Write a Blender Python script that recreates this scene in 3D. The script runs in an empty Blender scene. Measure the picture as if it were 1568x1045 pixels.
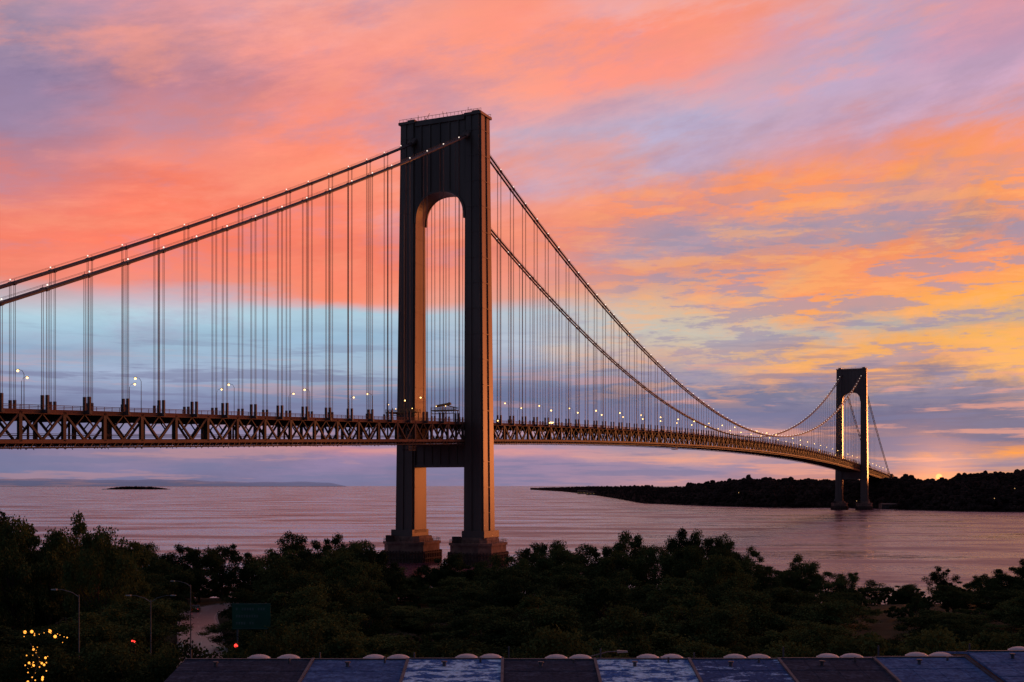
import bpy, bmesh, math, random
import numpy as np
from mathutils import Vector, Matrix
random.seed(7); np.random.seed(7)
scene=bpy.context.scene
scene.view_settings.view_transform='Standard'
scene.view_settings.look='None'
scene.view_settings.exposure=0
F=1753.0; EYE=37.0; HY=743.0

def lin(c):
    out=[]
    for v in c:
        v=v/255.0
        out.append(v/12.92 if v<=0.04045 else ((v+0.055)/1.055)**2.4)
    return out

# ---------------------------------------------------------------- mesh builder
class MB:
    def __init__(s): s.v=[]; s.f=[]; s.m=[]
    def add(s,vs,fs,mat=0):
        o=len(s.v); s.v.extend([tuple(p) for p in vs])
        for f in fs: s.f.append(tuple(i+o for i in f)); s.m.append(mat)
    def hexa(s,c,mat=0):
        s.add(c,[(0,3,2,1),(4,5,6,7),(0,1,5,4),(1,2,6,5),(2,3,7,6),(3,0,4,7)],mat)
    def box(s,x0,x1,y0,y1,z0,z1,mat=0):
        s.hexa([(x0,y0,z0),(x1,y0,z0),(x1,y1,z0),(x0,y1,z0),(x0,y0,z1),(x1,y0,z1),(x1,y1,z1),(x0,y1,z1)],mat)
    def beam(s,a,b,w,h,mat=0,up=None):
        a=Vector(a); b=Vector(b); d=(b-a)
        if d.length<1e-6: return
        d.normalize(); up=Vector(up) if up else Vector((0,0,1))
        if abs(d.dot(up))>0.97: up=Vector((VX,VY,0))
        r=d.cross(up).normalized(); u=r.cross(d).normalized()
        r*=w/2; u*=h/2
        s.hexa([a-r-u,a+r-u,a+r+u,a-r+u,b-r-u,b+r-u,b+r+u,b-r+u],mat)
    def tube(s,pts,rad,n=8,mat=0,cap=True):
        pts=[Vector(p) for p in pts]; rings=[]
        if not hasattr(rad,'__len__'): rad=[rad]*len(pts)
        for i,p in enumerate(pts):
            d=(pts[min(i+1,len(pts)-1)]-pts[max(i-1,0)]).normalized()
            up=Vector((0,0,1)) if abs(d.z)<0.95 else Vector((1,0,0))
            r=d.cross(up).normalized(); u=r.cross(d)
            rings.append([p+(r*math.cos(2*math.pi*k/n)+u*math.sin(2*math.pi*k/n))*rad[i] for k in range(n)])
        vs=[q for rg in rings for q in rg]; fs=[]
        for i in range(len(pts)-1):
            for k in range(n):
                k2=(k+1)%n; fs.append((i*n+k,i*n+k2,(i+1)*n+k2,(i+1)*n+k))
        if cap:
            fs.append(tuple(range(n-1,-1,-1))); fs.append(tuple((len(pts)-1)*n+k for k in range(n)))
        s.add(vs,fs,mat)
    def ball(s,c,r,mat=0,n=6,m=4,zs=1.0):
        vs=[(c[0],c[1],c[2]+r*zs)]; fs=[]
        for i in range(1,m):
            t=math.pi*i/m
            for k in range(n):
                p=2*math.pi*k/n
                vs.append((c[0]+r*math.sin(t)*math.cos(p),c[1]+r*math.sin(t)*math.sin(p),c[2]+r*zs*math.cos(t)))
        vs.append((c[0],c[1],c[2]-r*zs))
        for k in range(n): fs.append((0,1+k,1+(k+1)%n))
        for i in range(m-2):
            for k in range(n):
                a=1+i*n+k; b=1+i*n+(k+1)%n; fs.append((a,a+n,b+n,b))
        L=len(vs)-1; o=1+(m-2)*n
        for k in range(n): fs.append((L,o+(k+1)%n,o+k))
        s.add(vs,fs,mat)
    def prism(s,poly0,poly1,mat=0):
        n=len(poly0); vs=list(poly0)+list(poly1)
        fs=[(k,(k+1)%n,n+(k+1)%n,n+k) for k in range(n)]
        fs.append(tuple(range(n-1,-1,-1))); fs.append(tuple(range(n,2*n)))
        s.add(vs,fs,mat)
    def build(s,name,mats,parent=None,smooth=False):
        me=bpy.data.meshes.new(name); me.from_pydata(s.v,[],s.f)
        for m in mats: me.materials.append(m)
        me.polygons.foreach_set('material_index',s.m)
        if smooth: me.polygons.foreach_set('use_smooth',[True]*len(s.f))
        me.update()
        bm=bmesh.new(); bm.from_mesh(me); bmesh.ops.recalc_face_normals(bm,faces=bm.faces); bm.to_mesh(me); bm.free()
        ob=bpy.data.objects.new(name,me); scene.collection.objects.link(ob)
        if parent: ob.parent=parent
        return ob
def empty(name,loc=(0,0,0)):
    e=bpy.data.objects.new(name,None); e.location=loc; scene.collection.objects.link(e); return e

# ---------------------------------------------------------------- materials
def nodes_of(mat):
    mat.use_nodes=True; return mat.node_tree.nodes,mat.node_tree.links
def mat_noise(name,c1,c2,scale=0.3,rough=0.7,metal=0.0,detail=5,stretch=(1,1,1),spec=0.5,bump=0.0,bscale=None):
    m=bpy.data.materials.new(name); N,L=nodes_of(m); b=N['Principled BSDF']
    g=N.new('ShaderNodeNewGeometry'); mp=N.new('ShaderNodeMapping'); mp.inputs['Scale'].default_value=stretch
    L.new(g.outputs['Position'],mp.inputs['Vector'])
    n=N.new('ShaderNodeTexNoise'); n.inputs['Scale'].default_value=scale; n.inputs['Detail'].default_value=detail
    L.new(mp.outputs[0],n.inputs['Vector'])
    r=N.new('ShaderNodeValToRGB'); r.color_ramp.elements[0].position=0.35; r.color_ramp.elements[1].position=0.65
    r.color_ramp.elements[0].color=(*c1,1); r.color_ramp.elements[1].color=(*c2,1)
    L.new(n.outputs['Fac'],r.inputs['Fac']); L.new(r.outputs['Color'],b.inputs['Base Color'])
    b.inputs['Roughness'].default_value=rough; b.inputs['Metallic'].default_value=metal
    b.inputs['Specular IOR Level'].default_value=spec
    if bump>0:
        n2=N.new('ShaderNodeTexNoise'); n2.inputs['Scale'].default_value=bscale or scale*4; n2.inputs['Detail'].default_value=4
        L.new(g.outputs['Position'],n2.inputs['Vector'])
        bp=N.new('ShaderNodeBump'); bp.inputs['Strength'].default_value=bump; L.new(n2.outputs['Fac'],bp.inputs['Height'])
        L.new(bp.outputs[0],b.inputs['Normal'])
    return m
def mat_emit(name,col,st):
    m=bpy.data.materials.new(name); N,L=nodes_of(m); N.clear()
    e=N.new('ShaderNodeEmission'); e.inputs[0].default_value=(*col,1); e.inputs[1].default_value=st
    o=N.new('ShaderNodeOutputMaterial'); L.new(e.outputs[0],o.inputs[0]); return m

M_STEEL=mat_noise('tower_paint',(0.15,0.105,0.088),(0.22,0.155,0.125),0.12,0.42,0.45,stretch=(1,1,0.12))
M_STEELD=mat_noise('tower_groove',(0.05,0.05,0.06),(0.07,0.07,0.08),0.2,0.7)
M_DECK=mat_noise('bridge_steel',(0.055,0.036,0.030),(0.12,0.068,0.05),0.15,0.65)
M_FASC=mat_noise('fascia_paint',(0.16,0.062,0.035),(0.28,0.11,0.055),0.1,0.7)
M_CABLE=mat_noise('cable_paint',(0.08,0.055,0.055),(0.14,0.095,0.09),0.5,0.6)
M_CONC=mat_noise('pier_concrete',(0.20,0.10,0.075),(0.36,0.20,0.14),0.4,0.85,bump=0.3)
M_CONCD=mat_noise('pier_fender',(0.06,0.032,0.025),(0.13,0.07,0.05),0.6,0.9)
M_ASPH=mat_noise('asphalt',(0.05,0.05,0.052),(0.09,0.085,0.085),0.5,0.6)
M_YEL=mat_noise('scaffold_paint',(0.30,0.16,0.05),(0.5,0.28,0.09),0.5,0.6)
M_CLIGHT=mat_emit('cable_lamp_glow',(1.0,0.80,0.70),1.6)
M_DLIGHT=mat_emit('deck_lamp_glow',(1.0,0.60,0.20),4.2)
M_RED=mat_emit('red_lamp_glow',(1.0,0.04,0.03),3)
M_GOLD=mat_emit('gold_lamp_glow',(1.0,0.36,0.05),2.2)

# ---------------------------------------------------------------- world
w=bpy.data.worlds.new('World'); scene.world=w; w.use_nodes=True
WN=w.node_tree.nodes; WL=w.node_tree.links; WN.clear()
def MT(op,a,b=None,c=None,clamp=False):
    n=WN.new('ShaderNodeMath'); n.operation=op; n.use_clamp=clamp
    for i,x in enumerate((a,b,c)):
        if x is None: continue
        if isinstance(x,(int,float)): n.inputs[i].default_value=x
        else: WL.new(x,n.inputs[i])
    return n.outputs[0]
def SM(x,a,b,c=0.0,d=1.0,mode='SMOOTHSTEP'):
    n=WN.new('ShaderNodeMapRange'); n.interpolation_type=mode
    WL.new(x,n.inputs[0]); n.inputs[1].default_value=a; n.inputs[2].default_value=b; n.inputs[3].default_value=c; n.inputs[4].default_value=d
    return n.outputs[0]
def CMB(x,y,z=0.0):
    n=WN.new('ShaderNodeCombineXYZ')
    for i,q in enumerate((x,y,z)):
        if isinstance(q,(int,float)): n.inputs[i].default_value=q
        else: WL.new(q,n.inputs[i])
    return n.outputs[0]
def NZ(vec,scale,detail=5,rough=0.55,dist=0.0):
    n=WN.new('ShaderNodeTexNoise'); n.inputs['Scale'].default_value=scale; n.inputs['Detail'].default_value=detail
    n.inputs['Roughness'].default_value=rough; n.inputs['Distortion'].default_value=dist
    WL.new(vec,n.inputs['Vector']); return n.outputs['Fac']
def MIX(f,a,b,mode='MIX'):
    n=WN.new('ShaderNodeMix'); n.data_type='RGBA'; n.blend_type=mode
    if isinstance(f,(int,float)): n.inputs[0].default_value=f
    else: WL.new(f,n.inputs[0])
    for i,x in ((6,a),(7,b)):
        if isinstance(x,(list,tuple)): n.inputs[i].default_value=(*x,1)
        else: WL.new(x,n.inputs[i])
    return n.outputs[2]
tc=WN.new('ShaderNodeTexCoord'); nr=WN.new('ShaderNodeVectorMath'); nr.operation='NORMALIZE'
WL.new(tc.outputs['Generated'],nr.inputs[0])
sp=WN.new('ShaderNodeSeparateXYZ'); WL.new(nr.outputs[0],sp.inputs[0])
dx,dy,dz=sp.outputs
hor=MT('SQRT',MT('ADD',MT('MULTIPLY',dx,dx),MT('ADD',MT('MULTIPLY',dy,dy),1e-6)))
el=MT('DIVIDE',dz,MT('MAXIMUM',hor,0.02))
az=MT('ARCTAN2',dx,dy)
hi=SM(el,0.10,0.30)            # upper cloud sheet
tilt=MT('SUBTRACT',el,MT('MULTIPLY',MT('MULTIPLY',az,0.20),hi))
right=SM(az,0.0,0.22)
nA=NZ(CMB(MT('MULTIPLY',az,3.6),MT('MULTIPLY',tilt,9.0),1.3),1.0,2,0.5,0.0)
nB=NZ(CMB(MT('MULTIPLY',az,8.0),MT('MULTIPLY',tilt,26.0),4.1),1.0,9,0.66,0.15)
amp=SM(el,0.14,0.24,0.17,1.0)
amp=MT('MAXIMUM',amp,MT('MULTIPLY',right,MT('MULTIPLY',SM(el,0.0,0.08,0.3,1.0),0.75)))
wp=MT('ADD',MT('MULTIPLY',MT('SUBTRACT',nA,0.5),0.065),MT('MULTIPLY',MT('SUBTRACT',nB,0.5),0.115))
elw=MT('ADD',el,MT('MULTIPLY',wp,amp))
azw=MT('ADD',az,MT('MULTIPLY',MT('SUBTRACT',nB,0.5),0.22))
cols={
0:[(0,178,146,166),(60,160,138,164),(130,138,120,154),(200,150,126,156),(260,194,130,142),(310,234,130,116),(370,248,128,104),(425,242,132,110),(442,206,165,168),(478,175,205,220),(500,165,195,215),(530,148,172,200),(570,150,165,195),(610,130,140,175),(650,120,120,155),(690,125,118,150),(720,118,120,155),(742,112,112,145)],
260:[(0,222,152,156),(60,202,142,152),(130,188,130,146),(200,212,136,138),(260,244,138,120),(310,252,128,102),(370,250,124,98),(432,240,142,126),(456,200,180,192),(480,182,214,228),(505,160,192,214),(540,155,180,205),(570,165,180,208),(610,130,140,175),(650,125,125,160),(690,152,130,155),(720,125,120,155),(742,115,112,145)],
520:[(0,244,164,154),(60,246,152,140),(130,236,144,138),(200,250,142,120),(260,254,138,108),(330,248,130,106),(400,246,127,102),(456,250,136,106),(478,172,203,220),(520,154,186,212),(570,164,184,207),(610,122,135,170),(650,125,125,160),(685,150,130,160),(693,210,142,150),(703,150,130,165),(742,120,116,150)],
784:[(0,252,150,130),(60,254,153,128),(110,250,157,138),(160,228,162,162),(210,198,170,190),(260,204,162,178),(300,234,150,138),(350,242,142,116),(400,234,138,118),(452,226,156,140),(480,182,194,206),(530,180,190,208),(580,142,150,180),(607,98,112,148),(650,125,125,160),(685,165,140,165),(693,218,150,150),(705,160,135,165),(742,150,130,160)],
1050:[(0,236,166,162),(40,252,146,126),(100,246,150,136),(150,212,168,180),(200,186,174,204),(240,202,164,178),(280,252,152,106),(330,248,148,104),(380,182,156,166),(420,228,150,122),(460,216,182,154),(500,200,192,178),(540,212,178,152),(580,152,148,168),(620,112,118,150),(660,122,122,157),(692,170,145,160),(702,222,160,146),(714,150,135,165),(742,190,142,148)],
1300:[(0,196,168,190),(60,194,162,190),(110,188,165,194),(170,200,164,186),(220,222,150,150),(270,250,148,100),(320,252,158,96),(370,188,150,150),(410,246,146,100),(460,246,164,96),(500,184,176,170),(530,242,172,100),(570,234,162,110),(610,128,124,147),(650,108,108,142),(690,160,130,142),(710,150,135,157),(742,232,145,108)],
1568:[(0,216,152,164),(60,206,154,176),(120,206,166,192),(180,204,158,176),(230,246,148,114),(290,253,156,94),(330,234,148,104),(360,154,134,148),(400,244,148,100),(450,253,172,80),(490,196,166,142),(520,248,178,92),(560,250,180,100),(600,148,130,142),(640,118,115,142),(670,108,108,138),(698,250,158,80),(715,165,140,150),(742,250,162,82)]}
px=sorted(cols); azs=[math.atan((p-784)/F) for p in px]
TOP=0.75
t=MT('DIVIDE',elw,TOP,clamp=True)
cur=None
for i,p in enumerate(px):
    r=WN.new('ShaderNodeValToRGB'); cr=r.color_ramp; cr.interpolation='LINEAR'
    D=math.sqrt(F*F+(p-784)**2)
    stops=[((HY-y)/D/TOP,lin((a,b,c))) for (y,a,b,c) in cols[p]]
    stops.append((0.80,lin((190,140,150)))); stops.append((1.0,lin((150,125,150))))
    stops.sort(key=lambda q:q[0]); stops[0]=(0.0,stops[0][1])
    cr.elements[0].position=0.0; cr.elements[0].color=(*stops[0][1],1)
    cr.elements[1].position=1.0; cr.elements[1].color=(*stops[-1][1],1)
    for pos,c in stops[1:-1]:
        e=cr.elements.new(pos); e.color=(*c,1)
    WL.new(t,r.inputs[0])
    if cur is None: cur=r.outputs[0]
    else: cur=MIX(SM(azw,azs[i-1],azs[i]),cur,r.outputs[0])
# cloud texture
nD=NZ(CMB(MT('MULTIPLY',az,13.0),MT('MULTIPLY',el,70.0),2.2),1.0,9,0.66,0.15)
nE=NZ(CMB(MT('MULTIPLY',az,6.0),MT('MULTIPLY',tilt,15.0),7.7),1.0,9,0.64,0.1)
body=SM(el,0.05,0.18,0.2,1.0)
wisp=MT('MULTIPLY',SM(nE,0.49,0.66),MT('MULTIPLY',body,0.42))
cur=MIX(wisp,cur,lin((168,144,176)))
tuft=MT('MULTIPLY',SM(nE,0.51,0.35),MT('MULTIPLY',SM(el,0.15,0.2),0.40))
cur=MIX(tuft,cur,lin((255,158,126)))
rip=MT('MULTIPLY',MT('MULTIPLY',SM(az,-0.02,0.16),SM(el,0.05,0.10)),SM(el,0.30,0.20))
cur=MIX(MT('MULTIPLY',rip,MT('MULTIPLY',SM(nD,0.50,0.57),0.68)),cur,lin((158,146,170)))
cur=MIX(MT('MULTIPLY',rip,MT('MULTIPLY',SM(nD,0.48,0.40),0.46)),cur,lin((255,176,108)))
shade=MT('ADD',0.82,MT('MULTIPLY',nB,0.38))
cur=MIX(1.0,cur,CMB(shade,shade,shade),'MULTIPLY')
lowst=NZ(CMB(MT('MULTIPLY',az,6.0),MT('MULTIPLY',el,80.0),3.3),1.0,8,0.64,0.1)
lowf=MT('MULTIPLY',SM(lowst,0.50,0.60),MT('MULTIPLY',SM(el,0.15,0.09),0.6))
cur=MIX(lowf,cur,lin((118,120,156)))
lowg=MT('MULTIPLY',SM(lowst,0.46,0.38),MT('MULTIPLY',SM(el,0.13,0.08),MT('ADD',0.24,MT('MULTIPLY',right,0.42))))
cur=MIX(lowg,cur,lin((236,162,140)))
# orange glow added to the unseen sky at right, warming the inner tower legs
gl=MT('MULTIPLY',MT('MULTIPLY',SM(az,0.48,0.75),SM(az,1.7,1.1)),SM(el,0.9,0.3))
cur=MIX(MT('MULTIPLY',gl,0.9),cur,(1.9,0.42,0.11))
back=SM(MT('ABSOLUTE',MT('SUBTRACT',az,0.3)),0.95,1.9)
cur=MIX(back,cur,(0.045,0.066,0.12))
high=SM(el,0.6,2.0); cur=MIX(high,cur,(0.08,0.09,0.16))
SUNP=Vector((0.373,1.0,0.0072)).normalized()
dt=WN.new('ShaderNodeVectorMath'); dt.operation='DOT_PRODUCT'; WL.new(nr.outputs[0],dt.inputs[0]); dt.inputs[1].default_value=SUNP
glow=MT('POWER',MT('MAXIMUM',dt.outputs['Value'],0.0),2500.0)
disc=SM(dt.outputs['Value'],math.cos(math.radians(0.17)),math.cos(math.radians(0.10)))
g1=MT('MULTIPLY',glow,0.40); cur=MIX(1.0,cur,CMB(g1,MT('MULTIPLY',g1,0.3),MT('MULTIPLY',g1,0.02)),'ADD')
d1=MT('MULTIPLY',disc,1.5); cur=MIX(1.0,cur,CMB(d1,MT('MULTIPLY',d1,0.25),MT('MULTIPLY',d1,0.03)),'ADD')
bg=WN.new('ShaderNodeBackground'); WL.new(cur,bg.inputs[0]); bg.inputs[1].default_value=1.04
SUN_AZ=math.radians(31); SUN_EL=math.radians(2.0)
sky=WN.new('ShaderNodeTexSky'); sky.sky_type='NISHITA'; sky.sun_disc=False; sky.sun_elevation=SUN_EL; sky.sun_rotation=SUN_AZ
bg2=WN.new('ShaderNodeBackground'); WL.new(sky.outputs[0],bg2.inputs[0]); bg2.inputs[1].default_value=0.05
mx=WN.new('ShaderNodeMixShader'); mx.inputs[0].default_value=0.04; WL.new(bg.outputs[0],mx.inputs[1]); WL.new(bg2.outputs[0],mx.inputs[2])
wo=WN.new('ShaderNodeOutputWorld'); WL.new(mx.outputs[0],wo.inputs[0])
sl=bpy.data.lights.new('sun','SUN'); sl.energy=1.5; sl.color=(1.0,0.30,0.08); sl.angle=math.radians(4)
so=bpy.data.objects.new('sun',sl); scene.collection.objects.link(so)
sd=Vector((math.sin(SUN_AZ)*math.cos(SUN_EL),math.cos(SUN_AZ)*math.cos(SUN_EL),math.sin(SUN_EL)))
so.rotation_euler=sd.to_track_quat('Z','Y').to_euler()

# ---------------------------------------------------------------- camera
cd=bpy.data.cameras.new('camera'); cam=bpy.data.objects.new('camera',cd); scene.collection.objects.link(cam)
cam.location=(0,0,EYE); cam.rotation_euler=(math.pi/2,0,0)
cd.sensor_width=36; cd.lens=36*F/1568; cd.shift_y=(HY-522.5)/1568; cd.clip_start=0.5; cd.clip_end=120000
scene.camera=cam

# ---------------------------------------------------------------- water
def make_water():
    mb=MB(); ys=[-2000,350,1000,3000,9000,40000]; xs=[-40000,-3000,0,3000,40000]
    vs=[(x,y,0) for y in ys for x in xs]; fs=[]
    for j in range(len(ys)-1):
        for i in range(len(xs)-1):
            a=j*len(xs)+i; fs.append((a,a+1,a+1+len(xs),a+len(xs)))
    mb.add(vs,fs)
    m=bpy.data.materials.new('bay_water'); N,L=nodes_of(m); b=N['Principled BSDF']
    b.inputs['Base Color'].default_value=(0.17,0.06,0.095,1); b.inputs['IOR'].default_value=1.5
    g=N.new('ShaderNodeNewGeometry')
    def nz(sc,stretch,det,rot=0.0,rough=0.5):
        mp=N.new('ShaderNodeMapping'); mp.inputs['Scale'].default_value=stretch; mp.inputs['Rotation'].default_value=(0,0,rot)
        L.new(g.outputs['Position'],mp.inputs['Vector'])
        n=N.new('ShaderNodeTexNoise'); n.inputs['Scale'].default_value=sc; n.inputs['Detail'].default_value=det; n.inputs['Roughness'].default_value=rough
        L.new(mp.outputs[0],n.inputs['Vector']); return n.outputs['Fac']
    big=nz(0.014,(0.35,1,1),9,0.12,0.7)
    mr=N.new('ShaderNodeMapRange'); L.new(big,mr.inputs[0]); mr.inputs[1].default_value=0.42; mr.inputs[2].default_value=0.58
    mr.inputs[3].default_value=0.06; mr.inputs[4].default_value=0.42
    L.new(mr.outputs[0],b.inputs['Roughness'])
    st=nz(0.03,(0.25,1,1),6,0.05,0.6)
    ms_=N.new('ShaderNodeMapRange'); L.new(st,ms_.inputs[0]); ms_.inputs[1].default_value=0.38; ms_.inputs[2].default_value=0.62
    ms_.inputs[3].default_value=0.35; ms_.inputs[4].default_value=1.0
    w1=nz(0.22,(0.5,1,1),4,0.3)
    w2=nz(0.05,(0.4,1,1),5,-0.2,0.6)
    b1=N.new('ShaderNodeBump'); b1.inputs['Distance'].default_value=1.0; L.new(ms_.outputs[0],b1.inputs['Strength']); L.new(w1,b1.inputs['Height'])
    b2=N.new('ShaderNodeBump'); b2.inputs['Distance'].default_value=3.6; L.new(ms_.outputs[0],b2.inputs['Strength']); L.new(w2,b2.inputs['Height'])
    L.new(b1.outputs[0],b2.inputs['Normal']); L.new(b2.outputs[0],b.inputs['Normal'])
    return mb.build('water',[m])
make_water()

# ---------------------------------------------------------------- bridge frame
UX,UY=0.42,0.9075; VX,VY=0.9075,-0.42; T1X,T1Y=-32.3,550.0; SPAN=1298.0
def P(s,w_,z): return (T1X+s*UX+w_*VX, T1Y+s*UY+w_*VY, z)
def zdeck(s):
    if s<=0: return 66.8+0.0365*s
    if s>=SPAN: return 66.8-0.0365*(s-SPAN)
    return 66.8+0.0365*s*(1-s/SPAN)
def zcab(s):
    if s<=0: return 204+0.481*s+0.000146*s*s
    if s>=SPAN: q=-(s-SPAN); return 204+0.481*q+0.000146*q*q
    return 204-4*118*(s/SPAN)*(1-s/SPAN)
bridge=empty('suspension_bridge')
H=211.0
def wo_(z): return 24.0-(24.0-21.8)*(z/H)
def wi_(z): return 13.3
def td_(z): return 6.9-(6.9-5.4)*(z/H)

def tower(s0,name):
    mb=MB()
    def legpoly(side,z,n=0.9,gw=0.7,gd=0.5):
        a,b,t=wi_(z),wo_(z),td_(z)
        c=(a+b)/2
        pts=[(a,-t+n),(a+n,-t+n),(a+n,-t),(c-gw,-t),(c-gw,-t+gd),(c+gw,-t+gd),(c+gw,-t),(b-n,-t),(b-n,-t+n),(b,-t+n),
             (b,-gw*1.6),(b-gd,-gw*1.6),(b-gd,gw*1.6),(b,gw*1.6),
             (b,t-n),(b-n,t-n),(b-n,t),(c+gw,t),(c+gw,t-gd),(c-gw,t-gd),(c-gw,t),(a+n,t),(a+n,t-n),(a,t-n)]
        return [P(s0+sv,side*wv,z) for wv,sv in pts]
    for side in (-1,1):
        zs=[14,60,110,160,H]
        for z0,z1 in zip(zs[:-1],zs[1:]): mb.prism(legpoly(side,z0),legpoly(side,z1))
        def rect(z,e):
            a,b,t=wi_(z)-0.0,wo_(z)+e,td_(z)+e
            return [P(s0+sv,side*wv,z) for wv,sv in ((a,-t),(b,-t),(b,t),(a,t))]
        mb.prism(rect(H,0.5),[ (x,y,H+1.2) for x,y,_ in rect(H,0.5)])
        mb.prism(rect(12,1.2),[(x,y,15.5) for x,y,_ in rect(12,1.2)])
    for dep in (0.86,):
        ztop=H+1.2; R=13.3; zs_=162.5; n=28
        arch=[]
        for k in range(n+1):
            th=math.pi*k/n; cx,sx=math.cos(th),math.sin(th); e=2/2.35
            wx_=-math.copysign(abs(cx)**e,cx)*R; zz=zs_+abs(sx)**e*14.0
            arch.append((wx_,zz))
        t=td_(190)*dep
        for sv in (-t,t):
            for k in range(n):
                (w0,z0),(w1,z1)=arch[k],arch[k+1]
                mb.add([P(s0+sv,w0,z0),P(s0+sv,w1,z1),P(s0+sv,w1,ztop),P(s0+sv,w0,ztop)],[(0,1,2,3)])
        for k in range(n):
            (w0,z0),(w1,z1)=arch[k],arch[k+1]
            mb.add([P(s0-t,w0,z0),P(s0-t,w1,z1),P(s0+t,w1,z1),P(s0+t,w0,z0)],[(0,1,2,3)])
        mb.add([P(s0-t,-R,ztop),P(s0-t,R,ztop),P(s0+t,R,ztop),P(s0+t,-R,ztop)],[(0,1,2,3)])
        for sv in (-t-0.35,t+0.35):
            for k in range(n):
                (w0,z0),(w1,z1)=arch[k],arch[k+1]
                mb.beam(P(s0+sv,w0*1.0,z0+0.5),P(s0+sv,w1,z1+0.5),0.9,1.0)
            for wv in (-10,-5.2,0,5.2,10):
                zb=zs_+14.0*max(0,1-(abs(wv)/R)**2.35)**(1/2.35)+1.2
                mb.beam(P(s0+sv,wv,zb),P(s0+sv,wv,H-1.5),0.6,0.45)
            mb.beam(P(s0+sv,-R,H-0.8),P(s0+sv,R,H-0.8),0.9,1.4)
    mb.hexa([P(s0-4.6,-13.3,45.5),P(s0-4.6,13.3,45.5),P(s0+4.6,13.3,45.5),P(s0+4.6,-13.3,45.5),
             P(s0-4.6,-13.3,56.6),P(s0-4.6,13.3,56.6),P(s0+4.6,13.3,56.6),P(s0+4.6,-13.3,56.6)])
    for z in (46.2,55.9): mb.beam(P(s0-4.9,-13.3,z),P(s0-4.9,13.3,z),0.7,1.1)
    for wv in (-9,-4.5,0,4.5,9): mb.beam(P(s0-4.8,wv,46.5),P(s0-4.8,wv,55.5),0.5,0.5)
    for sv in (-5.2,5.2):
        mb.beam(P(s0+sv,-22,H+2.6),P(s0+sv,22,H+2.6),0.14,0.14)
        for k in range(23): mb.beam(P(s0+sv,-22+2*k,H+1.2),P(s0+sv,-22+2*k,H+2.7),0.12,0.12)
    for wv in (-17.5,17.5): mb.hexa([P(s0+a,wv+b,H+c) for c in (1.2,3.2) for a,b in ((-2,-2),(-2,2),(2,2),(2,-2))])
    random.seed(int(s0)+3)
    for k in range(12):
        wv=random.uniform(-21,21); mb.beam(P(s0+random.uniform(-4,4),wv,H+1.2),P(s0,wv,H+random.uniform(3,6.0)),0.18,0.18)
    for side in (-1,1):
        for wv in (13.7,15.5):
            for sg in (-1,1):
                mb.tube([P(s0+sg*4.5,side*wv,203.0),P(s0+sg*8.0,side*wv,zcab(-8)+0.1)],[1.5,0.8],10)
    for side in (-1,1):
        for z in range(24,206,12):
            a,b,t=wi_(z)+1.0,wo_(z)-1.0,td_(z)+0.05
            if 50<z<68: continue
            for sg in (-1,1): mb.beam(P(s0+sg*t,side*a,z),P(s0+sg*t,side*b,z),0.2,0.22)
            for wq in (wi_(z)-0.03,wo_(z)+0.03): mb.beam(P(s0-t+1.4,side*wq,z),P(s0+t-1.4,side*wq,z),0.12,0.25)
    mb.build(name,[M_STEEL,M_STEELD],bridge)
    mp=MB()
    for side in (-1,1):
        c=side*18.0
        def octo(z,ra,rb,ch):
            return [P(s0+a,c+b,z) for a,b in ((-ra,-rb+ch),(-ra+ch,-rb),(ra-ch,-rb),(ra,-rb+ch),(ra,rb-ch),(ra-ch,rb),(-ra+ch,rb),(-ra,rb-ch))]
        mp.prism(octo(-6,12.6,10.8,4.5),octo(8.6,12.6,10.8,4.5),0)
        mp.prism(octo(8.6,13.1,11.3,4.6),octo(9.8,13.1,11.3,4.6),0)
        mp.prism(octo(9.8,9.4,8.0,2.5),octo(12.4,8.8,7.4,2.5),0)
        poly=octo(0,13.5,11.7,4.8)
        for k in range(8):
            a=Vector(poly[k]); b=Vector(poly[(k+1)%8]); L_=(b-a).length; n=max(2,int(L_/1.6))
            for j in range(n):
                q=a.lerp(b,(j+0.5)/n); mp.beam((q.x,q.y,-4),(q.x,q.y,5.5),0.55,0.55,1)
            for z in (2.0,4.6): mp.beam((a.x,a.y,z),(b.x,b.y,z),0.5,0.6,1)
        rp=octo(10,12.9,11.1,4.6)
        for k in range(8):
            a=Vector(rp[k]); b=Vector(rp[(k+1)%8])
            for z in (10.6,11.3): mp.beam((a.x,a.y,z),(b.x,b.y,z),0.1,0.1,1)
            n=max(2,int((b-a).length/1.8))
            for j in range(n):
                q=a.lerp(b,j/n); mp.beam((q.x,q.y,9.8),(q.x,q.y,11.3),0.1,0.1,1)
        mp.hexa([P(s0+a,c+b,cz) for cz in (9.8,12.9) for a,b in ((-11.6,-8),(-11.6,-4),(-9.8,-4),(-9.8,-8))],1)
    mp.build(name+'_piers',[M_CONC,M_CONCD],bridge)
tower(0,'near_tower'); tower(SPAN,'far_tower')

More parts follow.
